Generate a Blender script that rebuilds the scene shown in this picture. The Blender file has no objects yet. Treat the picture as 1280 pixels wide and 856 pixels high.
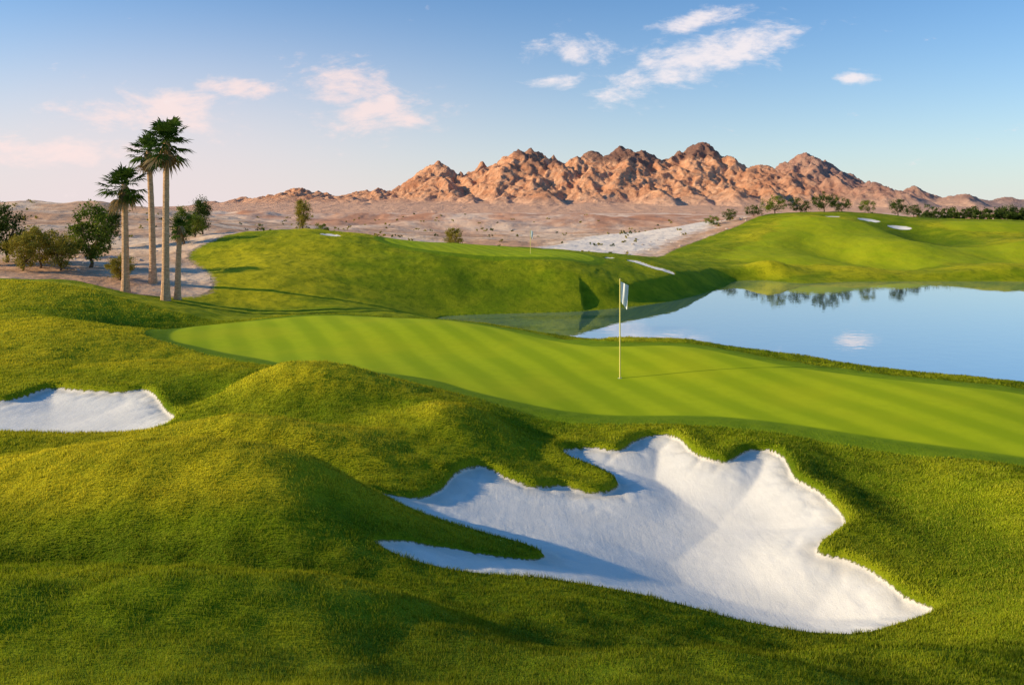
import bpy, math, numpy as np, random, bmesh
from mathutils import Vector
rng=np.random.default_rng(7); random.seed(7)
C=bpy.context; D=bpy.data; scn=C.scene
CAMZ=6.6
# pixel to world: image column, image row (offsets 640/262, pixels), distance north -> world xyz
def S(a,b,d): return ((a-640)*.001*d, d, CAMZ-(b-262)*.001*d)
def link(o): C.collection.objects.link(o); return o
def ss(a,b,x):
    t=np.clip((x-a)/(b-a),0,1); return t*t*(3-2*t)
# ---------------- noise
def _h(i,j,s):
    n=(i*374761393+j*668265263+s*974634777)&0xffffffff
    n=((n^(n>>13))*1274126177)&0xffffffff
    return (n^(n>>16))&0xffff
def perlin(x,y,s=0):
    xi=np.floor(x).astype(np.int64); yi=np.floor(y).astype(np.int64); xf=x-xi; yf=y-yi
    u=xf*xf*xf*(xf*(xf*6-15)+10); v=yf*yf*yf*(yf*(yf*6-15)+10)
    def g(i,j):
        a=_h(xi+i,yi+j,s)*(2*math.pi/65536); return np.cos(a)*(xf-i)+np.sin(a)*(yf-j)
    return 1.4*((g(0,0)*(1-u)+g(1,0)*u)*(1-v)+(g(0,1)*(1-u)+g(1,1)*u)*v)
def fbm(x,y,o=4,s=0):
    r=0;a=1;t=0
    for k in range(o): r=r+a*perlin(x*2**k,y*2**k,s+k*17); t+=a; a*=.5
    return r/t
def ridged(x,y,o=5,s=0,g=.5):
    r=0;a=1;t=0
    for k in range(o):
        r=r+a*(1-np.abs(perlin(x*2.03**k,y*2.03**k,s+k*13)))**2; t+=a; a*=g
    return r/t
# ---------------- meshes
def np_mesh(name,V,F,attrs=None,smooth=True,mats=(),matidx=None,vattrs=None):
    me=D.meshes.new(name); n=F.shape[1]
    me.vertices.add(len(V)); me.vertices.foreach_set('co',np.asarray(V,dtype=np.float32).ravel())
    me.loops.add(F.size); me.loops.foreach_set('vertex_index',F.astype(np.int32).ravel())
    me.polygons.add(len(F)); me.polygons.foreach_set('loop_start',np.arange(0,F.size,n,dtype=np.int32))
    me.update(calc_edges=True)
    me.polygons.foreach_set('use_smooth',np.full(len(F),smooth))
    if attrs:
        for k,a in attrs.items():
            at=me.attributes.new(k,'FLOAT','POINT'); at.data.foreach_set('value',a.astype(np.float32).ravel())
    if vattrs:
        for k,a in vattrs.items():
            at=me.attributes.new(k,'FLOAT_VECTOR','POINT'); at.data.foreach_set('vector',a.astype(np.float32).ravel())
    for m in mats: me.materials.append(m)
    if matidx is not None: me.polygons.foreach_set('material_index',matidx.astype(np.int32))
    me.update()
    return link(D.objects.new(name,me))
def catmull(P,n=5):
    P=np.array(P,float); out=[]; N=len(P)
    for i in range(N):
        a,b,c,d=P[i-1],P[i],P[(i+1)%N],P[(i+2)%N]
        for k in range(n):
            t=k/n
            out.append(.5*((2*b)+(c-a)*t+(2*a-5*b+4*c-d)*t*t+(3*b-a-3*c+d)*t**3))
    return np.array(out)
def sdf(poly,x,y,margin,far=None):
    sh=x.shape; x=x.ravel(); y=y.ravel()
    far=margin if far is None else far
    out=np.full(x.shape,float(far))
    lo=poly.min(0)-margin; hi=poly.max(0)+margin
    m=(x>lo[0])&(x<hi[0])&(y>lo[1])&(y<hi[1]); px=x[m]; py=y[m]
    d2=np.full(px.shape,1e18); ins=np.zeros(px.shape,bool)
    N=len(poly)
    for i in range(N):
        ax,ay=poly[i]; bx,by=poly[(i+1)%N]; dx=bx-ax; dy=by-ay
        t=np.clip(((px-ax)*dx+(py-ay)*dy)/(dx*dx+dy*dy+1e-12),0,1)
        d2=np.minimum(d2,(px-ax-t*dx)**2+(py-ay-t*dy)**2)
        if dy!=0:
            c=((ay>py)!=(by>py)); ins^=c&(px<dx*(py-ay)/dy+ax)
    d=np.sqrt(d2); d[ins]*=-1; out[m]=np.minimum(d,far); return out.reshape(sh)
# ---------------- terrain control points
pts=[(-8,-8,4.9),(8,-8,4.7),(0,-8,5.0),(0,0,4.95),(-5,0,5.0),(5,0,4.4),(-14,-2,5.0),(14,0,3.6),(-12,8,3.7),
 (-2,37,1.0),(4,31,1.1),(10,27,1.1),(18,22.5,1.1),(30,20,1.3),(-8,43,1.2),(30,10,2.4),(40,3,2.6),
 (-22,18,2.9),(-30,28,3.2),(-20,85,2.4),(0,85,2.2),(15,92,1.4),(-10,100,1.2),(-35,85,3),(25,160,1.5),(60,170,3),(100,170,3),
 (0,160,1),(-40,170,2.2),(-90,160,6),(0,300,.8),(150,300,2),(-150,300,4),(40,50,.6),(70,60,.6),(100,80,1.2),(110,40,1.5),(60,20,1.6)]
ctrl_px=[(0,856,4),(320,856,3.8),(640,856,4),(960,856,4.6),(1280,856,5.6),
 (0,765,5.1),(100,705,6),(100,682,7.4),(0,680,7.4),(250,680,7.2),(100,616,9.2),(0,612,9.6),(100,572,11),(200,568,12),(100,555,13),(0,558,12.4),
 (0,546,13.6),(130,551,13.4),(215,525,14.9),(185,487,17.4),(60,485,17.6),(0,500,16.6),
 (400,478,17),(300,490,16.3),(500,488,17.3),(250,500,15.8),(350,540,13.8),(450,540,13.7),(400,580,11.6),(560,540,14),(620,520,15.6),
 (560,590,12.4),(640,596,12.7),(660,560,14.2),(475,608,11.2),(420,620,9.8),(300,620,9.2),(200,658,7.8),(470,676,8.6),(350,700,7.2),
 (200,745,5.6),(500,740,6.8),(500,800,5.3),(670,720,8.6),(540,708,8.4),(700,780,6.6),(670,694,9.9),(600,664,10.3),(540,650,10.5),(765,605,13),
 (705,568,14),(740,556,14.6),(830,540,15.3),(760,530,16),(905,572,13.8),(960,558,14.3),(1000,590,13),(1062,650,11.3),(1027,685,10.6),
 (1168,756,9.1),(1030,793,8.5),(880,765,8.5),(800,743,8.6),(960,820,7.3),(1200,800,8),(1280,780,8),(1280,700,9.8),(1150,650,11.2),
 (1200,600,12.6),(1100,580,13.5),(1280,640,11.3),(700,515,16.6),(900,520,16.4),(1100,548,14.8),(1280,573,13.6),(775,474,20),
 (400,400,30),(300,440,23.5),(215,425,25.3),(560,440,23.5),(400,393,31.5),(560,400,29.5),(640,412,27.3),(740,430,24.5),(850,429,24.3),
 (930,440,22.7),(1100,466,20),(1280,483,18.4),(1000,500,17.6),(0,470,18.8),(120,460,19.5),(0,430,22.5),(0,390,29),(100,400,27.5),(180,430,24),
 (0,350,40),(100,352,39),(200,385,37),(150,395,33),(215,405,29.5),(260,388,41),(300,388,43),(400,390,43),(500,390,43),
 (240,330,54),(300,345,50),(310,292,62),(390,287,64),(450,293,65),(520,303,66),(400,330,55),(500,340,54),(600,325,58),(663,318,64),
 (600,306,72),(700,322,60),(660,350,55),(760,340,60),(760,325,64),(840,343,64),(800,322,72),(900,348,68),
 (230,300,75),(100,310,65),(100,335,50),(0,320,60),(0,285,95),(100,280,110),(280,290,95),(0,265,150),(50,262,160),(220,372,43),(160,366,43),(190,345,48),
 (950,335,80),(1000,345,76),(1000,320,90),(900,320,88),(860,300,108),(940,280,118),(980,266,125),(1040,266,125),(1100,268,125),
 (1150,275,125),(1280,275,135),(1280,300,105),(1280,330,82),(1130,320,90),(1100,290,110),(1200,300,104),(1050,300,103),(870,312,95)]
pts=np.array(pts+[S(*p) for p in ctrl_px],float)
def q(x,y):
    w=np.maximum(y,-7)+9; return x/w, np.log(w)
qx,qy=q(pts[:,0],pts[:,1]); n=len(pts); EPS=.045
def ker(r2): return np.sqrt(r2+EPS**2)
A=np.zeros((n+3,n+3)); A[:n,:n]=-ker((qx[:,None]-qx)**2+(qy[:,None]-qy)**2)-np.eye(n)*(-.004)
A[:n,n]=1;A[:n,n+1]=qx;A[:n,n+2]=qy;A[n:,:n]=A[:n,n:].T
W=np.linalg.solve(A,np.concatenate([pts[:,2],[0,0,0]]))
def rbf(x,y):
    a,b=q(x,y); r=W[n]+W[n+1]*a+W[n+2]*b
    for i in range(n): r=r-W[i]*ker((a-qx[i])**2+(b-qy[i])**2)
    return r
# rows / cols
ys=[-14.]
while ys[-1]<22000:
    y=ys[-1]
    if y<2.5: st=.35
    elif y<17: st=.05
    elif y<75: st=.05+(y-17)*.0036
    elif y<200: st=.26+(y-75)*.008
    else: st=.01*y
    ys.append(y+st)
ys=np.array(ys); NC=740
pc=np.linspace(-1,1,NC); cc=.5*pc+.5*pc**3
wid=15+.95*np.maximum(ys,0)
X=wid[:,None]*cc[None,:]; Y=np.repeat(ys[:,None],NC,1)
P2=lambda L:[S(*p)[:2] for p in L]
bunker=catmull(P2([(464,604,11.2),(510,608,11.3),(545,603,11.8),(562,588,12.4),(590,577,12.9),(615,581,12.9),(640,596,12.7),(668,603,12.6),(700,603,12.8),(735,613,12.7),
 (758,614,12.8),(768,603,13.1),(742,588,13.5),(707,573,13.9),(702,559,14.4),(740,555,14.6),(772,560,14.5),(795,546,15.1),(830,540,15.3),(852,548,15),(872,563,14.2),(905,573,13.8),
 (932,560,14.3),(965,559,14.3),(986,572,13.8),(998,590,13),(1025,606,12.5),(1048,628,11.9),(1063,650,11.3),(1042,670,10.9),(1027,685,10.6),(1060,697,10.4),(1100,712,10),
 (1140,735,9.4),(1178,752,8.95),(1125,768,8.65),(1080,779,8.45),(1030,785,8.4),(960,776,8.4),(880,758,8.45),(800,736,8.5),(740,722,8.5),(670,714,8.5),(600,711,8.35),(540,702,8.3),
 (490,690,8.35),(462,670,8.6),(500,672,9.0),(540,681,9.2),(590,694,9.4),(640,701,9.6),(668,698,9.8),(674,686,10),(650,673,10.2),(600,661,10.3),(540,646,10.5),(495,627,10.7)]),4)
bunk2=catmull(P2([(-130,505,16.2),(-40,497,16.8),(10,499,16.7),(60,485,17.7),(110,488,17.5),(150,491,17.4),(185,487,17.5),(205,500,16.7),(223,520,15.3),(185,533,14.2),(130,545,13.4),(60,545,13.2),(0,541,13.4),(-90,545,13.4)]),5)
def small(c,r,k,seed,ax=1.,rot=0.):
    R=np.random.default_rng(seed); th=np.linspace(0,2*math.pi,k,endpoint=False); rr=r*R.uniform(.75,1.2,k)
    a=rr*np.cos(th)*ax; b=rr*np.sin(th)
    return catmull(np.c_[c[0]+a*math.cos(rot)-b*math.sin(rot),c[1]+a*math.sin(rot)+b*math.cos(rot)],4)
b3=catmull([(9.5,66.2),(10.4,66.1),(11.6,64.9),(12.9,64.2),(12.8,63.4),(11.4,63.7),(10.4,64.7),(9.5,65.5)],4)
b4=small((8.1,66.5),.45,7,2,1.3); b5=small((-14.1,62.2),.55,7,3,2.)
b6=small(S(1085,279,118)[:2],1.5,9,5,1.4,.3); b7=small(S(1125,281,116)[:2],1.2,9,6,1.4); b8=small(S(1040,276,119)[:2],.9,9,8,1.6)
green=catmull(P2([(214,427,25.2),(225,412,27.6),(280,401,29.7),(400,394.5,31.1),(500,397,30.3),(570,405,28.8),(640,417,26.6),(740,436,23.8),(850,439,23.2),(930,450,21.6),(1100,477,19.1),(1280,498,17.4),
 (1450,512,16.3),(1560,560,14.3),(1500,605,12.4),(1280,573,13.6),(1100,548,14.8),(900,523,16.3),(700,514,16.7),(600,498,17.7),(540,484,19),(450,475,19.8),(370,468,20.4),(320,453,22),(250,438,24)]),4)
green2=catmull([(-10,63),(-6,60),(0,59.6),(5,60.5),(6.5,64),(4,69),(-3,71),(-9,68)],4)
fair=catmull([(22,84),(32,80),(48,84),(70,82),(100,85),(105,96),(75,100),(55,97),(50,112),(40,118),(36,108),(26,94)],4)
fair2=catmull([(62,112),(75,108),(110,112),(120,124),(85,128),(68,122)],4)
pond=catmull([(-4.5,48.8),(-2.5,50.2),(1,51),(5,52.2),(10,56),(13.5,60.5),(16,64.5),(18.5,69),(20.5,73.5),(23.5,74.5),(26,71.5),(31,73),(40,73.5),(50,73),(70,71),(95,66),(100,50),(80,32),(50,25),(30,24.8),(18,27),(10,31),(4,35),(0,40),(-3.5,44.5)],4)
turf=catmull([(-70,-30),(-70,30),(-40,40),(-27,41.3),(-20,41.8),(-17,45.5),(-20,52),(-22.8,57),(-21,64),(-17,69),(-12,73),(-5,78),(3,80),(9,80),(14,82),(18,92),(24,105),(33,117),(42,128),(60,135),(90,141),(150,152),(230,150),(230,-30)],3)
wash=catmull([(2,92),(12,90),(17,98),(23,110),(31,122),(38,135),(60,150),(50,175),(30,160),(14,135),(6,112)],4)
near=Y<260
Z=np.full(X.shape,1.0); Z[near]=rbf(X[near],Y[near])
tb=ss(150,240,Y)
desertz=1.2+2.2*fbm(X/90,Y/90,4,3)+1.4*fbm(X/25,Y/25,3,9)
Z=Z*(1-tb)+np.maximum(desertz,.3)*tb
for (cx,cy,sx_,sy_,am) in [(-118,190,32,16,4.0),(-75,165,22,12,2.5),(-190,260,60,25,6),(-60,128,14,9,1.6),(-95,120,16,8,1.8),(-130,330,70,30,4.5),(-20,260,50,20,2.2),(40,330,80,30,2.5)]:
    Z+=am*np.exp(-.5*(((X-cx)/sx_)**2+((Y-cy)/sy_)**2))*(.8+.5*fbm(X/16,Y/16,4,71))
Z=np.where(Y>900,Z*(1-ss(900,1500,Y)),Z)
sT=sdf(turf,X,Y,60,60.)
sB1=sdf(bunker,X,Y,30)
sB=sB1.copy()
for p in (bunk2,b3,b4,b5,b6,b7,b8): sB=np.minimum(sB,sdf(p,X,Y,30))
sG=np.minimum(sdf(green,X,Y,30),sdf(green2,X,Y,30))
sF=np.minimum(sdf(fair,X,Y,30),sdf(fair2,X,Y,30))
sP=sdf(pond,X,Y,40); sW=sdf(wash,X,Y,30)
off=ss(0,1.5,sG)
# shaped mounds (+) and hollows (-): cx,cy,sx,sy,rotation,amp
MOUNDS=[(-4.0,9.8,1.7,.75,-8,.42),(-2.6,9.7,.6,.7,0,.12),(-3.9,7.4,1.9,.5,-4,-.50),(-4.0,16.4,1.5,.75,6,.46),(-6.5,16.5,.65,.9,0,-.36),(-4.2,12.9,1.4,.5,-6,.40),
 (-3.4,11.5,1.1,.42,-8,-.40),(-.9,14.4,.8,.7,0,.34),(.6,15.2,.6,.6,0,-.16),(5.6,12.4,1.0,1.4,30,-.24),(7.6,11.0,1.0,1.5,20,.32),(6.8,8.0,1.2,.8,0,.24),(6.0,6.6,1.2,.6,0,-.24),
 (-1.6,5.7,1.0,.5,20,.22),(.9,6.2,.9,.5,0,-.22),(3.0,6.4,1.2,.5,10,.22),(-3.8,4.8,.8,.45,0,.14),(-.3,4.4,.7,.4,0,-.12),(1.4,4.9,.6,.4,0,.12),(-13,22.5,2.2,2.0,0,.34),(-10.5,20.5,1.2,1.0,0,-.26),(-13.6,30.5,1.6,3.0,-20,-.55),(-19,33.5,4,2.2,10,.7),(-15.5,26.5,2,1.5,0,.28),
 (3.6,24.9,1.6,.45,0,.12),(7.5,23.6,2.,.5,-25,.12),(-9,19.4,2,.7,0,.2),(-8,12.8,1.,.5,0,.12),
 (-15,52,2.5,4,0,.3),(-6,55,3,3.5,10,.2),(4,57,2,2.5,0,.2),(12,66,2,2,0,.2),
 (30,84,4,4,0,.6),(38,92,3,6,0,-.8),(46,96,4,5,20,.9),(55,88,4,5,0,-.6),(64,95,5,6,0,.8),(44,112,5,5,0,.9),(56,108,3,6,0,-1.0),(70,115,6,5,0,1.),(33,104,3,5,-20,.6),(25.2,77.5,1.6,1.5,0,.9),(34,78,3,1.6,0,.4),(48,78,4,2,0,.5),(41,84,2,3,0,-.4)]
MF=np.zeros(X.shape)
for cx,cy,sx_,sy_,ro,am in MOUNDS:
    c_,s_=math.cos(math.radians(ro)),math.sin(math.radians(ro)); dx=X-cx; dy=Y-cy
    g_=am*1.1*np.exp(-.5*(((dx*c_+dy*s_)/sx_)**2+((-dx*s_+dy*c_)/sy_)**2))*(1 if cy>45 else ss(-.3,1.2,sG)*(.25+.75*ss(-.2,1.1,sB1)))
    Z+=g_; MF+=g_*(1 if cy<45 else .5)  # relief also feeds turf colour: crests brightened, hollows darkened
for cx,cy,sx_,sy_,am in [(-5.2,9.6,2.4,1.0,.45),(-4.6,12.6,2.2,.8,.35),(-4.6,7.4,2.6,.4,-.5),(0,5.0,4,.9,-.22),(-14,22,5,3,.35),(-17,51,4.5,6,.5),(-9,66,8,2.5,.4),(-4,54,6,2.2,-.3),(7,9.5,1.6,2,-.35),(5,6.5,3,1,-.3),(4.5,13.6,3,.5,-.2),(36,82,5,5,.3)]:  # colour-only patches: sunlit slopes painted brighter, shaded hollows and lush rough darker
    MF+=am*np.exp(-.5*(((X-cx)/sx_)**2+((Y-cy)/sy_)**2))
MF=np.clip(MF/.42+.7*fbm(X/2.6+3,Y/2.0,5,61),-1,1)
Z+=off*(.085*fbm(X/1.9,Y/1.9,3,1)+.04*fbm(X/.5,Y/.5,2,21))*ss(0,.6,sB)
Z+=off*ss(35,60,Y)*(.22*fbm(X/7,Y/9,3,5)+.06*fbm(X/1.6,Y/1.6,3,25))*ss(0,3,sP)*ss(400,200,Y)
Z+=ss(0,18,sT)*(Y<260)*(1.0*(ridged(X/34,Y/34,3,31)-.55)+.25*fbm(X/7,Y/7,3,8))*ss(0,10,Y-40)
bankw=2.4+7.5*ss(8,-3,X)*ss(42,47,Y)
bt=np.clip(sP/bankw,0,1); bt=np.where(bankw>4,1-(1-bt)**1.8,bt*bt*(3-2*bt))
Z=np.where(sP<40,np.maximum(Z,.28)*bt+.02,Z); Z=np.where(sP<0,-.04+.25*sP,Z)
# bunkers: lip, step and flashed face
din=-sB
shal=ss(1.6,-.2,X)*(Y<12.4)*(X>-4)
farl=ss(9.5,12,Y)
dep=np.where(Y<40,np.where(X<-5,.22,(.10+.28*ss(.5,3,X))*(1-.6*shal)),.4)
lipf=(Y<40)*(.02+.04*farl)*(1-shal)*(1-.8*((X<-5)&(Y<15)))
Z+=np.where(sB>0,lipf*np.exp(-(sB/.55)**2),lipf)
stp=np.where(Y<40,.09+.04*farl-.04*shal,.05)
Z-=np.where(din>0,(stp*ss(0,.07,din)+dep*(.5*ss(0,1.1,din)+.5*ss(0,2.6,din))),0)
Z=np.where(din>.05,Z+.018*fbm(X/1.5,Y/1.5,2,77)-.022*ss(.5,.9,ridged(X/.6,Y/.6,2,15))*ss(.8,.15,din),Z)
idx=np.arange(X.size).reshape(X.shape)
F=np.stack([idx[:-1,:-1],idx[:-1,1:],idx[1:,1:],idx[1:,:-1]],-1).reshape(-1,4)
def samp(fld,x,y):
    r=np.interp(y,ys,np.arange(len(ys))); r0=np.minimum(r.astype(int),len(ys)-2); fr=r-r0
    c=np.interp(np.clip(x/(15+.95*np.maximum(y,0)),-1,1),cc,np.arange(NC)); c0=np.minimum(c.astype(int),NC-2); fc=c-c0
    return (fld[r0,c0]*(1-fc)+fld[r0,c0+1]*fc)*(1-fr)+(fld[r0+1,c0]*(1-fc)+fld[r0+1,c0+1]*fc)*fr
def gz(x,y): return float(samp(Z,np.array([x]),np.array([y]))[0])
# ---------------- material helpers
class NT:
    def __init__(s,nt): s.t=nt; s.n=nt.nodes; s.l=nt.links; s.n.clear()
    def N(s,ty,**k):
        o=s.n.new(ty)
        for a,b in k.items(): setattr(o,a,b)
        return o
    def put(s,sock,v):
        if isinstance(v,bpy.types.NodeSocket): s.l.new(v,sock)
        elif isinstance(v,(tuple,list)) and len(v)==3 and sock.type=='RGBA': sock.default_value=(*v,1)
        else: sock.default_value=v
    def M(s,op,a,b=None,c=None,clamp=False):
        o=s.N('ShaderNodeMath',operation=op,use_clamp=clamp); s.put(o.inputs[0],a)
        if b is not None: s.put(o.inputs[1],b)
        if c is not None: s.put(o.inputs[2],c)
        return o.outputs[0]
    def mix(s,f,a,b):
        o=s.N('ShaderNodeMix',data_type='RGBA'); s.put(o.inputs[0],f); s.put(o.inputs[6],a); s.put(o.inputs[7],b); return o.outputs[2]
    def rng(s,v,a,b,c=0.,d=1.):
        o=s.N('ShaderNodeMapRange',interpolation_type='SMOOTHSTEP'); s.put(o.inputs[0],v)
        for i,k in enumerate((a,b,c,d)): o.inputs[i+1].default_value=k
        return o.outputs[0]
    def noise(s,vec,scale,detail=4,rough=.55,dist=0.):
        o=s.N('ShaderNodeTexNoise'); s.put(o.inputs['Vector'],vec); o.inputs['Scale'].default_value=scale
        o.inputs['Detail'].default_value=detail; o.inputs['Roughness'].default_value=rough; o.inputs['Distortion'].default_value=dist; return o.outputs[0]
    def attr(s,nm): return s.N('ShaderNodeAttribute',attribute_name=nm).outputs['Fac']
    def pos(s): return s.N('ShaderNodeNewGeometry').outputs['Position']
def mat(name):
    m=D.materials.new(name); m.use_nodes=True; return m,NT(m.node_tree)
def out(t,sh): o=t.N('ShaderNodeOutputMaterial'); t.l.new(sh,o.inputs['Surface'])
def principled(t,col,rough=.8,spec=.2,normal=None):
    b=t.N('ShaderNodeBsdfPrincipled'); t.put(b.inputs['Base Color'],col); t.put(b.inputs['Roughness'],rough); b.inputs['Specular IOR Level'].default_value=spec
    if normal is not None: t.l.new(normal,b.inputs['Normal'])
    return b.outputs[0]
def bump(t,h,dist=.02,strength=1.):
    b=t.N('ShaderNodeBump'); b.inputs['Distance'].default_value=dist; b.inputs['Strength'].default_value=strength; t.put(b.inputs['Height'],h); return b.outputs[0]
def ground_mat():
    m,t=mat('ground_turf_and_desert'); p=t.pos()
    sep=t.N('ShaderNodeSeparateXYZ'); t.l.new(p,sep.inputs[0]); x,y=sep.outputs[0],sep.outputs[1]
    aB,aG,aT,aF,aW,aM=[t.attr(k) for k in ('sB','sG','sT','sF','sW','mf')]
    n1=t.noise(p,.35,5); n2=t.noise(p,3.,6,.7); n3=t.noise(p,28.,4,.7); n4=t.noise(p,.09,3); n5=t.noise(p,1.3,6,.75)
    rough=t.mix(t.rng(n1,.35,.65),(.19,.255,.005),(.34,.355,.010))
    rough=t.mix(t.M('MULTIPLY',t.rng(aM,.0,.9),.85),rough,(.64,.53,.015))  # yellow for dry crests and painted-in sunlight
    rough=t.mix(t.M('MULTIPLY',t.rng(aM,-.0,-.8),.75),rough,(.075,.14,.004))  # dark green for lush hollows and painted-in shade
    rough=t.mix(t.M('MULTIPLY',t.rng(n3,.35,.7),.5),rough,(.12,.18,.004))
    rough=t.mix(t.M('MULTIPLY',t.rng(n5,.46,.66),.55),rough,(.085,.14,.004))
    rough=t.mix(t.M('MULTIPLY',t.rng(n2,.5,.75),.3),rough,(.42,.38,.03))
    def stripes(ang,w,k):
        u=t.M('ADD',t.M('MULTIPLY',x,math.cos(ang)),t.M('MULTIPLY',y,math.sin(ang)))
        s_=t.M('SINE',t.M('MULTIPLY',t.M('ADD',u,t.M('MULTIPLY',n4,1.0)),math.pi/w)); return t.rng(s_,-k,k)
    gcol=t.mix(stripes(.34,.55,.9),(.30,.385,.006),(.41,.48,.009))
    gcol=t.mix(t.M('MULTIPLY',t.rng(n2,.35,.7),.35),gcol,(.27,.35,.008))
    gcol=t.mix(t.M('MULTIPLY',t.rng(n1,.4,.7),.4),gcol,(.50,.48,.012))
    fcol=t.mix(stripes(-.5,2.5,.9),(.31,.37,.008),(.35,.40,.010))
    fcol=t.mix(t.M('MULTIPLY',t.rng(n1,.35,.65),.5),fcol,(.43,.42,.012))
    fringe=t.mix(t.rng(n2,.3,.7),(.14,.225,.006),(.20,.28,.008))
    turfc=t.mix(t.rng(t.M('ADD',aF,t.M('MULTIPLY',t.M('SUBTRACT',n1,.5),4.)),.8,-.8),rough,fcol)
    turfc=t.mix(t.rng(aG,1.0,.7),turfc,fringe)
    turfc=t.mix(t.rng(aG,.08,-.08),turfc,gcol)
    dn=t.noise(p,.05,6,.6,1.); dn2=t.noise(p,.5,5,.6)
    des=t.mix(t.rng(dn,.40,.62),(.60,.34,.20),(.82,.59,.41))
    des=t.mix(t.M('MULTIPLY',t.rng(dn2,.50,.68),.5),des,(.33,.19,.11))
    st_=t.N('ShaderNodeMapping'); st_.inputs['Scale'].default_value=(1,.28,1); t.l.new(p,st_.inputs[0])
    ds=t.noise(st_.outputs[0],.02,7,.65,.8)
    farc=t.mix(t.rng(ds,.42,.58),(.60,.28,.16),(.88,.61,.43))
    des=t.mix(t.rng(y,120.,300.),des,farc)
    des=t.mix(t.M('MULTIPLY',t.rng(t.M('ADD',aW,t.M('MULTIPLY',t.M('SUBTRACT',dn2,.5),8.)),2.,-2.),.85),des,(.84,.74,.64))
    edge=t.M('ADD',aT,t.M('MULTIPLY',t.M('SUBTRACT',n2,.5),1.5))
    col=t.mix(t.rng(edge,-.15,.25),turfc,des)
    sn=t.noise(p,2.,5,.6); sn2=t.noise(p,60.,3,.7)
    sand=t.mix(t.rng(sn,.3,.7),(.89,.83,.74),(.83,.775,.69)); sand=t.mix(t.M('MULTIPLY',t.rng(sn2,.45,.7),.18),sand,(.72,.67,.59))
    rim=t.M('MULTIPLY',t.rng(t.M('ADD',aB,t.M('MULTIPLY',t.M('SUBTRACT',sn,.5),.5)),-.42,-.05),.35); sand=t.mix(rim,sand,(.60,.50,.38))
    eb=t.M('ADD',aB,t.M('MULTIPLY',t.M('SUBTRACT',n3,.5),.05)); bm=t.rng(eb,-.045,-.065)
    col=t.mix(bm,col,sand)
    hg=t.M('ADD',t.M('MULTIPLY',n3,1.),t.M('MULTIPLY',n2,1.2))
    rk=t.N('ShaderNodeMapping'); rk.inputs['Rotation'].default_value=(0,0,1.1); rk.inputs['Scale'].default_value=(1,.2,1); t.l.new(p,rk.inputs[0])
    hs=t.M('ADD',t.M('MULTIPLY',sn2,.14),t.M('ADD',t.M('MULTIPLY',t.noise(rk.outputs[0],12.,3,.5,.6),.13),t.M('MULTIPLY',t.noise(p,5.,3,.5),.30)))
    hg=t.M('MULTIPLY',hg,t.rng(aG,0.,.5,.08,1.))
    hg=t.M('ADD',hg,t.M('MULTIPLY',t.M('MULTIPLY',n5,3.),t.rng(y,34.,45.)))
    h=t.N('ShaderNodeMix',data_type='FLOAT'); t.put(h.inputs[0],bm); t.put(h.inputs[2],hg); t.put(h.inputs[3],hs)
    h2=t.N('ShaderNodeMix',data_type='FLOAT'); t.put(h2.inputs[0],t.rng(edge,0.,.3)); t.put(h2.inputs[2],h.outputs[0]); t.put(h2.inputs[3],t.M('MULTIPLY',dn2,10.))
    out(t,principled(t,col,.9,.05,bump(t,h2.outputs[0],.035,.9)))
    return m
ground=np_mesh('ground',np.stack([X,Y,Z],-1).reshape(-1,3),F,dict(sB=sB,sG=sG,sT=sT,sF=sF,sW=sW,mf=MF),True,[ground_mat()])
# ---------------- water
m,t=mat('pond_water'); p=t.pos()
w1=t.noise(p,1.3,3,.5); nb=bump(t,w1,.010,.3)
fr=t.N('ShaderNodeFresnel'); fr.inputs['IOR'].default_value=4.; t.l.new(nb,fr.inputs['Normal'])
g=t.N('ShaderNodeBsdfGlossy'); g.inputs['Roughness'].default_value=.015; g.inputs['Color'].default_value=(1,1,1,1); t.l.new(nb,g.inputs['Normal'])
d=t.N('ShaderNodeBsdfDiffuse'); d.inputs['Color'].default_value=(.14,.22,.25,1)
mx=t.N('ShaderNodeMixShader'); t.l.new(t.M('ADD',t.M('MULTIPLY',fr.outputs[0],.4),.58),mx.inputs[0]); t.l.new(d.outputs[0],mx.inputs[1]); t.l.new(g.outputs[0],mx.inputs[2]); out(t,mx.outputs[0])
wv=np.array([(-14,20,0),(115,20,0),(115,80,0),(-14,80,0)],float)
np_mesh('pond_water',wv,np.array([[0,1,2,3]]),None,False,[m])
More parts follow.
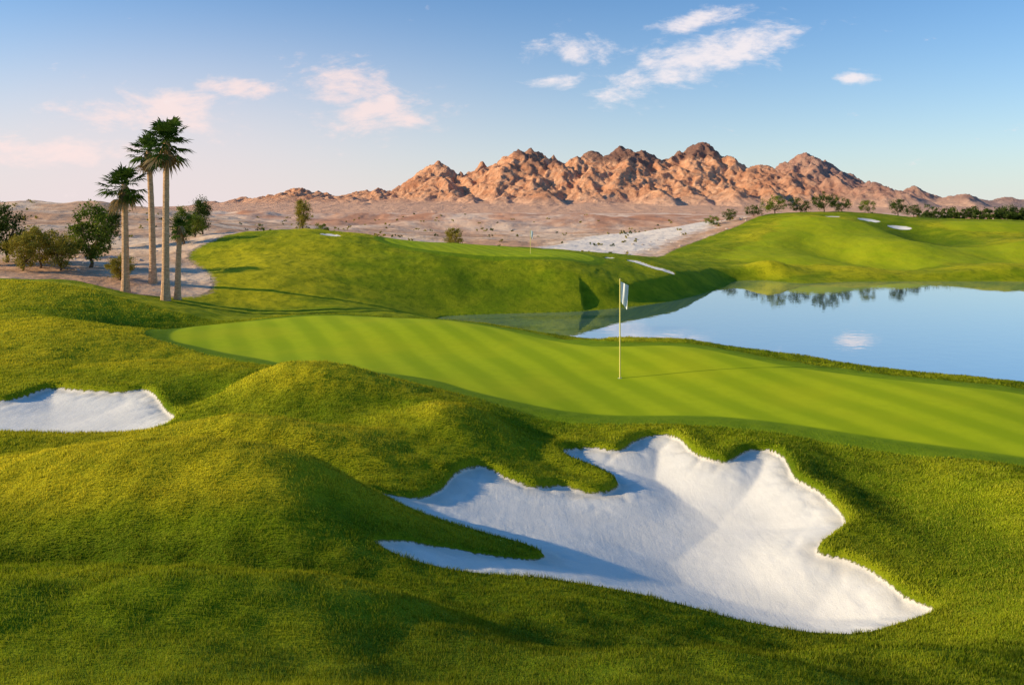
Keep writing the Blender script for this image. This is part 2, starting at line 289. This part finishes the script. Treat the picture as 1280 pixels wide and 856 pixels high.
# ---------------- grass blades
def blade_mat():
    m,t=mat('grass_blades'); p=t.pos(); a=t.attr('tint'); n1=t.noise(p,.35,5); n2=t.noise(p,2.2,3); aM=t.attr('mf')
    c=t.mix(t.rng(n1,.35,.65),(.28,.385,.007),(.50,.52,.014))
    c=t.mix(t.M('MULTIPLY',t.rng(aM,.0,.9),.9),c,(.92,.76,.03))  # blade yellow: dry crests plus sunlit band painted into colour
    c=t.mix(t.M('MULTIPLY',t.rng(aM,-.0,-.8),.8),c,(.10,.19,.005))  # blade dark green: lush grass plus hollow shade painted into colour
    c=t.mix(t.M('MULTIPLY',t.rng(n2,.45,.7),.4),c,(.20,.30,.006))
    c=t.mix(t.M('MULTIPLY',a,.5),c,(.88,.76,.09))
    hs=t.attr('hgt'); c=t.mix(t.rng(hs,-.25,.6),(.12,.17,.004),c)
    gn=t.N('ShaderNodeAttribute',attribute_name='gnorm').outputs['Vector']
    geo=t.N('ShaderNodeNewGeometry').outputs['Normal']
    vm=t.N('ShaderNodeVectorMath',operation='SCALE'); t.l.new(geo,vm.inputs[0]); vm.inputs['Scale'].default_value=.38
    va=t.N('ShaderNodeVectorMath',operation='ADD'); t.l.new(gn,va.inputs[0]); t.l.new(vm.outputs[0],va.inputs[1])
    vn=t.N('ShaderNodeVectorMath',operation='NORMALIZE'); t.l.new(va.outputs[0],vn.inputs[0])
    d=t.N('ShaderNodeBsdfDiffuse'); tr=t.N('ShaderNodeBsdfTranslucent'); t.l.new(c,d.inputs[0]); t.l.new(c,tr.inputs[0]); t.l.new(vn.outputs[0],d.inputs['Normal'])
    mx=t.N('ShaderNodeMixShader'); mx.inputs[0].default_value=.34; t.l.new(d.outputs[0],mx.inputs[1]); t.l.new(tr.outputs[0],mx.inputs[2]); out(t,mx.outputs[0]); return m
bx=[];by=[]
for (a,b,den) in [(2.2,4,9000),(4,6,8000),(6,8,6000),(8,10,4200),(10,12.5,2900),(12.5,16,1800),(16,20,1000),(20,26,560),(26,34,300)]:
    hw=.70*b+1.0; N=int(den*(b-a)*2*hw); xx=rng.uniform(-hw,hw,N); yy=rng.uniform(a,b,N); k=np.abs(xx)<.70*yy+1.; bx.append(xx[k]);by.append(yy[k])
bx=np.concatenate(bx);by=np.concatenate(by)
k=(samp(sB,bx,by)>-.03)&(samp(sG,bx,by)>.75)&(samp(sP,bx,by)>.5)&(samp(sT,bx,by)<-.1); bx=bx[k];by=by[k]; nb_=len(bx)
print('blades',nb_)
bz=samp(Z,bx,by); dd=np.sqrt(bx**2+by**2)
e_=.12; gx_=(samp(Z,bx+e_,by)-samp(Z,bx-e_,by))/(2*e_); gy_=(samp(Z,bx,by+e_)-samp(Z,bx,by-e_))/(2*e_)
gn=np.c_[-gx_*1.8,-gy_*1.8,np.ones(nb_)]; gn/=np.linalg.norm(gn,axis=1)[:,None]
wd=np.maximum(.0033,.0010*dd)*rng.uniform(.7,1.3,nb_); hh=(.018+.0011*dd)*rng.uniform(.5,1.35,nb_)*(1+1.0*fbm(bx/.20,by/.20,2,50)); hh=np.clip(hh,.006,.055)
hh*=np.where(samp(sB,bx,by)<.25,1.3,1)
th=rng.uniform(0,2*math.pi,nb_); lean=rng.uniform(0,1.,nb_)*hh; la=rng.uniform(0,2*math.pi,nb_)
V=np.zeros((nb_,3,3)); cx=np.cos(th)*wd*.5; sx=np.sin(th)*wd*.5
V[:,0]=np.c_[bx-cx,by-sx,bz-.006]; V[:,1]=np.c_[bx+cx,by+sx,bz-.006]; V[:,2]=np.c_[bx+lean*np.cos(la),by+lean*np.sin(la),bz+hh]
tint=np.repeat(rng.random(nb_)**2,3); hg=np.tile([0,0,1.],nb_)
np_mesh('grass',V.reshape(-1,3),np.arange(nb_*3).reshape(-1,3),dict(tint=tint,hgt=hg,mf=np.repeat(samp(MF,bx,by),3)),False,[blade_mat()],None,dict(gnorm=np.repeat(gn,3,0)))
# ---------------- mountains
def mountains():
    NX,NY=1350,380; yy=np.linspace(1500,3300,NY); sx=np.linspace(-1.0,1.1,NX)
    XX=np.outer(np.ones(NY),sx)*2500; YY=np.repeat(yy[:,None],NX,1)
    R=random.Random(23)
    peaks=[(300,247),(345,248),(377,234),(405,242),(440,240),(470,234),(505,235),(548,200),(575,216),(603,202),(645,187),(660,183),(690,193),(725,193),(742,187),(780,180),(802,186),(850,186),(876,176),(893,187),(920,202),(948,204),(985,200),(1010,191),(1035,201),(1062,222),(1100,236),(1130,245),(1180,251),(1230,253),(1290,250),(265,253),(20,258),(1400,253),(1700,256)]
    wx=XX+30*fbm(XX/140,YY/140,5,40); wy=YY+36*fbm(XX/150,YY/150,5,44)
    H=np.full(XX.shape,-50.)
    def cone(cx,cy,hp,sl,k,el=.45):
        nonlocal H
        if hp<6: return
        rad=hp/sl/math.sqrt(el)*1.1
        i0=np.searchsorted(yy,cy-rad-40); i1=np.searchsorted(yy,cy+rad+40)
        dx=wx[i0:i1]-cx; dy=(wy[i0:i1]-cy); d=np.sqrt(dx*dx+dy*dy*el+1e-6); an=np.arctan2(dy,dx)
        fl=1+.22*np.abs(np.sin(an*2.5+k))+.10*np.abs(np.sin(an*6.5+k*2.3))
        H[i0:i1]=np.maximum(H[i0:i1],hp-d*sl*fl)
    k=0
    for (u,v) in peaks:
        hp=(262-v)*2.5+8; cx=(u-640)*2.5; cy=2500+R.uniform(-30,50); k+=1.7
        lowp=v>228; cone(cx,cy,hp,.26 if lowp else .58,k)
        x_=cx; y_=cy; h_=hp; drift=R.uniform(-.35,.85)
        for j in range(5):
            st=R.uniform(80,120); y_-=st; x_+=st*drift+R.uniform(-18,18); h_*=R.uniform(.72,.86); k+=2.1
            cone(x_,y_,h_,R.uniform(.26,.36) if lowp else R.uniform(.52,.66),k,.3)
        cone(cx+R.uniform(-60,60),cy+180,hp*.7,.6,k)
    H=np.where(H<0,0,H)
    hi=ss(0,70,H)
    H=H-hi*(28*(1-ridged(wx/95,wy/190,5,23,.55)))+hi*3*fbm(XX/18,YY/18,4,90)-hi*12*(1-ridged(wx/26,wy/60,4,70))+hi*6
    t_=np.clip((2500-YY)/900,-1,1); pr=np.interp(XX/2.5+640,[150,330,560,1000,1160,1300],[0,26,48,46,20,0])
    apron=pr*np.clip(1-np.abs(t_),0,1)**1.2*(1+.18*fbm(wx/120,wy/200,4,3)); apron=apron-3.5*(1-ridged(XX/60,YY/260,3,12))
    H=np.where(H>apron,H,apron)+0; H=np.maximum(H,-1)
    H+=CAMZ*ss(1600,1900,YY)*ss(3300,3100,YY)-4*(1-ss(1500,1560,YY))
    XX=XX*(1+(YY-2500)/2500*.25)
    idx=np.arange(NX*NY).reshape(NY,NX); F=np.stack([idx[:-1,:-1],idx[:-1,1:],idx[1:,1:],idx[1:,:-1]],-1).reshape(-1,4)
    m,t=mat('mountain_rock'); p=t.pos(); sep=t.N('ShaderNodeSeparateXYZ'); t.l.new(p,sep.inputs[0])
    a=t.noise(p,.007,5,.6); b=t.noise(p,.035,8,.72,.6); c=t.noise(p,.0035,3,.5)
    col=t.mix(t.rng(b,.35,.65),(.68,.29,.15),(.92,.50,.29))
    col=t.mix(t.M('MULTIPLY',t.rng(a,.5,.62),.45),col,(.46,.18,.10))
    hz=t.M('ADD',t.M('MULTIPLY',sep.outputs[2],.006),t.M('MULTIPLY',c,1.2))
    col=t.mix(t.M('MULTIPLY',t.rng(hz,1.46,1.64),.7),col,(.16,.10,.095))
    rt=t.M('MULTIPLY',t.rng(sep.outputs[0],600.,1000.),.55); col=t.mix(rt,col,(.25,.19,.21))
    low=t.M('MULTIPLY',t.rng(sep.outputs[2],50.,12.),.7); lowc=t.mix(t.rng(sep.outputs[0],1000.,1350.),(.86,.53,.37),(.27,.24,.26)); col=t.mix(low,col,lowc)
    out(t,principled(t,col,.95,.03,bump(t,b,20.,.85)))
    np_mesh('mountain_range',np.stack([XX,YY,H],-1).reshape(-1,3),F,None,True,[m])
mountains()
# ---------------- vegetation
def leaf_mat(name,a,b,tr=.25):
    m,t=mat(name); p=t.pos(); n=t.noise(p,1.8,3); at=t.attr('tint')
    c=t.mix(at,a,b); c=t.mix(t.M('MULTIPLY',t.rng(n,.4,.65),.4),c,tuple(k*.5 for k in a))
    d=t.N('ShaderNodeBsdfDiffuse'); r=t.N('ShaderNodeBsdfTranslucent'); t.l.new(c,d.inputs[0]); t.l.new(c,r.inputs[0])
    mx=t.N('ShaderNodeMixShader'); mx.inputs[0].default_value=tr; t.l.new(d.outputs[0],mx.inputs[1]); t.l.new(r.outputs[0],mx.inputs[2]); out(t,mx.outputs[0]); return m
def bark_mat(name,a,b,sc=6,zs=1.):
    m,t=mat(name); mp=t.N('ShaderNodeMapping'); mp.inputs['Scale'].default_value=(1,1,zs); t.l.new(t.pos(),mp.inputs[0])
    n=t.noise(mp.outputs[0],sc,5,.7); out(t,principled(t,t.mix(t.rng(n,.35,.65),a,b),.9,.1,bump(t,n,.03,.8))); return m
M_palm=leaf_mat('palm_frond',(.045,.095,.014),(.14,.20,.03)); M_dead=leaf_mat('dead_frond',(.28,.17,.07),(.42,.29,.14))
M_trunk=bark_mat('palm_bark',(.78,.47,.27),(.46,.26,.14),5,3.5); M_bark=bark_mat('bark',(.20,.13,.08),(.10,.07,.045),8)
M_l1=leaf_mat('desert_leaf',(.12,.17,.02),(.28,.31,.045)); M_l2=leaf_mat('yellow_leaf',(.26,.22,.03),(.46,.37,.06)); M_l3=leaf_mat('dark_leaf',(.045,.08,.018),(.12,.16,.03))
class MB:
    def __init__(s): s.V=[];s.F=[];s.I=[];s.T=[]
    def tri(s,a,b,c,mi,t): k=len(s.V); s.V+=[a,b,c]; s.F.append((k,k+1,k+2)); s.I.append(mi); s.T+=[t]*3
    def tube(s,P,R,mi,sides=8):
        k=len(s.V); P=[Vector(p) for p in P]
        for i,(p,r) in enumerate(zip(P,R)):
            d=(P[min(i+1,len(P)-1)]-P[max(i-1,0)]).normalized(); a=d.orthogonal().normalized(); b=d.cross(a)
            if abs(d.z)>.8: a=(Vector((1,0,0))-d*d.x).normalized(); b=d.cross(a)
            for j in range(sides):
                an=2*math.pi*j/sides; s.V.append(tuple(p+(a*math.cos(an)+b*math.sin(an))*r)); s.T.append(.5)
        for i in range(len(P)-1):
            for j in range(sides):
                A=k+i*sides+j;B=k+i*sides+(j+1)%sides
                s.F.append((A,B,B+sides)); s.F.append((A,B+sides,A+sides)); s.I+=[mi,mi]
    def make(s,name,mats):
        return np_mesh(name,np.array(s.V),np.array(s.F),dict(tint=np.array(s.T)),False,mats,np.array(s.I))
def palm(x,y,height,r0,lean=(0,0),crown=1.2,seed=0,nf=46):
    R=random.Random(seed); b=MB(); z0=gz(x,y)-.15
    P=[];Rd=[]; n=26
    for i in range(n+1):
        f=i/n; P.append((x+lean[0]*f*f,y+lean[1]*f*f,z0+height*f)); Rd.append(r0*((1.35-.35*min(1,f*6)) *(1-.30*f))*(1+.07*(i%2)))
    b.tube(P,Rd,0,12); top=Vector(P[-1])
    for i in range(nf):
        g=i/nf; el=math.radians(86-150*g+R.uniform(-14,14)); az=R.uniform(0,2*math.pi); dead=g>.88
        d=Vector((math.cos(az)*math.cos(el),math.sin(az)*math.cos(el),math.sin(el)))
        L=crown*.52*R.uniform(.6,1.2); p0=top+Vector((0,0,R.uniform(-.3,.05))); p1=p0+d*L-Vector((0,0,.10*L))
        side=d.cross(Vector((0,0,1)));
        if side.length<.1: side=Vector((1,0,0))
        side.normalize(); up=side.cross(d).normalized()
        b.tube([p0,(p0+p1)/2+up*.03,p1],[.022,.018,.014],1 if not dead else 2,4)
        fl=crown*.55*R.uniform(.8,1.2); nl=15; t_=R.random()
        for j in range(nl):
            a=math.radians(-80+160*j/(nl-1)+R.uniform(-5,5)); l=fl*(1-.42*abs(a)/1.4)*R.uniform(.8,1.1)
            dj=(d*math.cos(a)+side*math.sin(a)+up*R.uniform(-.05,.15)).normalized(); wv=(up*.35+dj.cross(up)).normalized()*fl*.05
            mid=p1+dj*l*.6; tip=p1+dj*l-Vector((0,0,l*(.10+.25*R.random())))
            mi=2 if dead else 1
            b.tri(tuple(p1),tuple(mid+wv),tuple(mid-wv),mi,t_); b.tri(tuple(mid+wv),tuple(tip),tuple(mid-wv),mi,t_)
    for i in range(26):
        az=R.uniform(0,6.28); h=R.uniform(.1,.9)*crown*.6; rr=r0*.8
        p0=top+Vector((math.cos(az)*rr,math.sin(az)*rr,-h)); tip=p0+Vector((math.cos(az)*.22,math.sin(az)*.22,-.45*R.uniform(.5,1.2)))
        w=Vector((-math.sin(az),math.cos(az),0))*.09; b.tri(tuple(p0-w),tuple(p0+w),tuple(tip),2,R.random())
    return b.make('palm_tree',[M_trunk,M_palm,M_dead])
for (u,v,d_,top,cr,ln,sd) in [(207,378,41.4,176,1.55,(.05,0),1),(191,345,46,188,1.35,(-.25,0),2),(157,368,42,230,1.4,(-.12,.1),3),(222,378,42.5,282,.85,(.15,0),4)]:
    x,y,_=S(u,v,d_); palm(x,y,CAMZ-(top-262)*.001*d_-gz(x,y)+.15,.19 if sd<4 else .16,ln,cr,sd,60 if sd<4 else 28)
def crown_leaves(b,R,c,rx,rz,nclump,nleaf,ls,mi):
    for k in range(nclump):
        while True:
            v=Vector((R.uniform(-1,1),R.uniform(-1,1),R.uniform(-.9,1)))
            if .15<v.length<1: break
        cc_=Vector((c[0]+v.x*rx,c[1]+v.y*rx,c[2]+v.z*rz)); cr=R.uniform(.16,.34)*(rx+rz)/2; tt=R.random()
        for j in range(nleaf):
            o=Vector((R.gauss(0,.5),R.gauss(0,.5),R.gauss(0,.42)))*cr; p=cc_+o
            a=Vector((R.gauss(0,1),R.gauss(0,1),R.gauss(0,1))).normalized()*ls*R.uniform(.6,1.3); e=Vector((R.gauss(0,1),R.gauss(0,1),R.gauss(0,1))).normalized()*ls*.45
            b.tri(tuple(p-e),tuple(p+e),tuple(p+a),mi,min(1,max(0,tt+R.uniform(-.25,.25))))
def tree(name,x,y,h,w,leaf,seed,nclump=50,nleaf=60,trunkf=.18,z=None):
    R=random.Random(seed); b=MB(); z0=(gz(x,y) if z is None else z)-.1; tp=Vector((x,y,z0+h*trunkf)); r=.035*h
    b.tube([(x,y,z0),(x+.03*h,y,z0+h*trunkf*.5),tuple(tp)],[r*.9,r*.7,r*.55],0,7)
    for i in range(7):
        az=R.uniform(0,6.28); e=Vector((x+math.cos(az)*w*.34,y+math.sin(az)*w*.34,z0+h*R.uniform(.5,.9))); mid=(tp+e)/2+Vector((R.uniform(-.1,.1)*w,R.uniform(-.1,.1)*w,-.03*h))
        b.tube([tp,mid,e],[r*.45,r*.25,r*.08],0,5)
    crown_leaves(b,R,(x,y,z0+h*.56),w*.45,h*.44,nclump,nleaf,.055*math.sqrt(h*w)/1.2,1)
    return b.make(name,[M_bark,leaf])
for i,(u,d_,h,w,lf) in enumerate([(113,50,4.2,2.8,M_l1),(88,56,1.8,2.2,M_l2),(50,49,2.7,2.6,M_l2),(28,47,2.4,2.2,M_l2),(8,52,3.8,2.4,M_l3),(229,60,3.0,1.5,M_l1),(252,68,3.4,1.6,M_l3),(136,60,3.6,1.6,M_l3),
     (378,70,3.2,1.3,M_l2),(402,78,2.0,1.6,M_l1),(567,95,3.0,2.4,M_l2),(75,48,2.4,1.8,M_l2),(-30,50,3.6,2.6,M_l1),(150,46,1.6,1.6,M_l2),(243,64,2.0,2.0,M_l1)]):
    x,y,_=S(u,0,d_); tree('mesquite_tree',x,y,h,w,lf,100+i,60,70)
for i,(u,d_,h,w) in enumerate([(968,128,3.2,4.2),(1000,130,2.6,4.2),(1030,128,3.2,4.6),(1052,132,2.6,3.6),(1085,130,2.2,3),(1122,131,3.2,2.8),(1142,134,2.2,3.4),(912,124,1.9,2.6),(890,122,1.6,2.6),(942,126,2.0,3),(1262,140,2.8,4),(1215,143,2.6,3.2)]):
    x,y,_=S(u,0,d_); tree('desert_tree',x,y,h,w,M_l1 if i%4==0 else M_l3,200+i,45,55)
b=MB(); R=random.Random(5)
for i in range(110):
    if i<50: u=R.uniform(1150,1330); d_=R.uniform(137,150); h=R.uniform(1.4,2.8)
    else: u=R.choice([R.uniform(1170,1400),R.uniform(920,1160)]); d_=R.uniform(150,230); h=R.uniform(1.5,3.2)
    x,y,_=S(u,0,d_)
    crown_leaves(b,R,(x,y,gz(x,y)+h*.4),h*.7,h*.5,9,32,.30,0)
b.make('distant_trees',[M_l3])
b=MB(); cnt=0
while cnt<360:
    y=R.uniform(48,330) if R.random()<.7 else R.uniform(60,150); x=R.uniform(-.72,.72)*y
    if samp(sT,np.array([x]),np.array([y]))[0]<1.5: continue
    cnt+=1; s_=R.uniform(.2,.6)*(1+y/300); crown_leaves(b,R,(x,y,gz(x,y)+s_*.3),s_*.8,s_*.5,4,14,.1*(1+y/120),R.choice([0,1,1]))
b.make('desert_scrub',[M_l3,M_l2])
m_rock=bark_mat('pale_rock',(.70,.58,.47),(.50,.39,.31),2)
b=MB()
for i in range(150):
    if i<80: u=R.uniform(780,960); y=R.uniform(94,135)
    else: u=R.uniform(60,320); y=R.uniform(48,80)
    x=(u-640)*.001*y
    if not .4<samp(sT,np.array([x]),np.array([y]))[0]<(7 if i<80 else 99): continue
    bm=bmesh.new(); bmesh.ops.create_icosphere(bm,subdivisions=1,radius=R.uniform(.10,.32)*(1 if i<80 else .7)); k=len(b.V); z=gz(x,y); sc=(R.uniform(.8,1.4),R.uniform(.8,1.3),R.uniform(.5,.8))
    bm.verts.ensure_lookup_table()
    for v in bm.verts: q_=R.uniform(.75,1.2); b.V.append((x+v.co.x*sc[0]*q_,y+v.co.y*sc[1]*q_,z+v.co.z*sc[2]*q_)); b.T.append(0)
    for f in bm.faces: b.F.append(tuple(k+v.index for v in f.verts)); b.I.append(0)
    bm.free()
b.make('boulders',[m_rock])
# ---------------- flagsticks
def solid(name,c,r=.5):
    m,t=mat(name); n=t.noise(t.pos(),20,3); out(t,principled(t,t.mix(t.M('MULTIPLY',n,.3),c,tuple(k*.7 for k in c)),r,.3)); return m
M_pole=solid('pole_paint',(.88,.72,.20),.4); M_flag=solid('flag_cloth',(.85,.85,.85),.9); M_cup=solid('cup',(.7,.7,.7))
def flagstick(x,y,h,r):
    z=gz(x,y); b=MB(); b.tube([(x,y,z-.1),(x,y,z+h*.5),(x,y,z+h)],[r,r*.9,r*.8],0,10); b.tube([(x,y,z+h),(x,y,z+h+.03)],[r*1.3,.002],0,10)
    b.tube([(x,y,z-.02),(x,y,z+.006)],[.054,.054],2,16)
    NXf,NZf=8,12; k=len(b.V)
    for j in range(NZf+1):
        for i in range(NXf+1):
            f=i/NXf; g=j/NZf; wd_=.20*(1-.25*g)
            b.V.append((x+r+f*wd_,y+.045*math.sin(f*9+g*1.3)*f**.5,z+h-.05-g*(.50+.1*f)-.10*f)); b.T.append(0)
    for j in range(NZf):
        for i in range(NXf):
            A=k+j*(NXf+1)+i; b.F+= [(A,A+1,A+NXf+2),(A,A+NXf+2,A+NXf+1)]; b.I+=[1,1]
    return b.make('golf_flagstick',[M_pole,M_flag,M_cup])
x,y,_=S(775,474,20); flagstick(x,y,2.46,.018)
x,y,_=S(663,318,64); flagstick(x,y,1.9,.02)
# ---------------- sun, sky
sd=Vector((-.99,-.12,0)).normalized(); EL=math.radians(22)
sv=Vector((sd.x*math.cos(EL),sd.y*math.cos(EL),math.sin(EL)))
L=D.lights.new('sun','SUN'); L.energy=5; L.angle=math.radians(.5); L.color=(1,.83,.53)
lo=link(D.objects.new('sun',L)); lo.rotation_euler=sv.to_track_quat('Z','Y').to_euler()
w=D.worlds.new('World'); scn.world=w; w.use_nodes=True; t=NT(w.node_tree)
sky=t.N('ShaderNodeTexSky',sky_type='NISHITA',sun_disc=False); sky.sun_elevation=EL; sky.sun_rotation=math.atan2(sd.x,sd.y)%(2*math.pi)
sky.air_density=1.0; sky.dust_density=.5; sky.ozone_density=3.0
gen=t.N('ShaderNodeTexCoord').outputs['Generated']; sp=t.N('ShaderNodeSeparateXYZ'); t.l.new(gen,sp.inputs[0])
yy=t.M('MAXIMUM',sp.outputs[1],.05); az=t.M('DIVIDE',sp.outputs[0],yy); el=t.M('DIVIDE',sp.outputs[2],yy)
cb=t.N('ShaderNodeCombineXYZ'); t.put(cb.inputs[0],az); t.put(cb.inputs[1],t.M('MULTIPLY',el,2.2))
n1=t.noise(cb.outputs[0],11.,9,.62,.6); n2=t.noise(cb.outputs[0],34.,6,.65)
def blob(a0,e0,sx,sy,tilt=0.):
    dx=t.M('SUBTRACT',az,a0); dy=t.M('SUBTRACT',t.M('SUBTRACT',el,e0),t.M('MULTIPLY',dx,tilt))
    r=t.M('ADD',t.M('POWER',t.M('ABSOLUTE',t.M('DIVIDE',dx,sx)),2.),t.M('POWER',t.M('ABSOLUTE',t.M('DIVIDE',dy,sy)),2.))
    return t.M('EXPONENT',t.M('MULTIPLY',r,-1.))
nn=t.M('ADD',t.M('MULTIPLY',n1,.65),t.M('MULTIPLY',n2,.35))
def cloudmask(blobs,lo_,hi_):
    s_=None
    for q_ in blobs: o=blob(*q_); s_=o if s_ is None else t.M('MAXIMUM',s_,o)
    return t.rng(t.M('ADD',t.M('MULTIPLY',s_,.8),t.M('MULTIPLY',t.M('SUBTRACT',nn,.5),2.8)),lo_,hi_)
c1=cloudmask([(-.215,.155,.070,.040,-.1),(-.175,.118,.09,.034,0.),(-.33,.152,.07,.018,-.12),(-.45,.12,.13,.034,.0),(-.57,.075,.14,.026,0.)],.28,.95)
c2=cloudmask([(.235,.188,.12,.036,.28),(.29,.212,.08,.030,.1),(.085,.200,.07,.022,-.1),(.19,.160,.10,.022,.1),(.43,.165,.03,.010,0.),(.06,.16,.05,.012,0.),(.23,.235,.07,.016,.2)],.30,.95)
base=t.N('ShaderNodeHueSaturation'); base.inputs['Saturation'].default_value=1.28; t.l.new(sky.outputs[0],base.inputs['Color'])
tn=t.N('ShaderNodeMix',data_type='RGBA',blend_type='MULTIPLY'); tn.inputs[0].default_value=1; t.l.new(base.outputs[0],tn.inputs[6]); tn.inputs[7].default_value=(.74,1.0,1.13,1)
hz=t.M('MULTIPLY',t.M('EXPONENT',t.M('MULTIPLY',t.M('ABSOLUTE',sp.outputs[2]),-8.)),.82)
col=t.mix(hz,tn.outputs[2],(5.9,5.8,5.7))
haze=t.M('MULTIPLY',blob(-.50,.03,.45,.15),.75)
col=t.mix(haze,col,(6.3,5.2,5.4))
col=t.mix(t.M('MULTIPLY',c1,.85),col,(7.1,5.7,5.5)); col=t.mix(t.M('MULTIPLY',c2,.85),col,(7.1,6.4,6.4))
bg=t.N('ShaderNodeBackground'); t.l.new(col,bg.inputs[0]); bg.inputs[1].default_value=.14
wo=t.N('ShaderNodeOutputWorld'); t.l.new(bg.outputs[0],wo.inputs[0])
# ---------------- camera
cam=D.cameras.new('camera'); co=link(D.objects.new('camera',cam)); co.location=(0,0,CAMZ); co.rotation_euler=(math.radians(90),0,0)
cam.sensor_width=36; cam.lens=28.125; cam.shift_y=-166/1280; cam.clip_start=.1; cam.clip_end=60000
scn.camera=co
scn.view_settings.view_transform='Standard'; scn.view_settings.look='None'; scn.view_settings.exposure=0
print('verts',X.size)
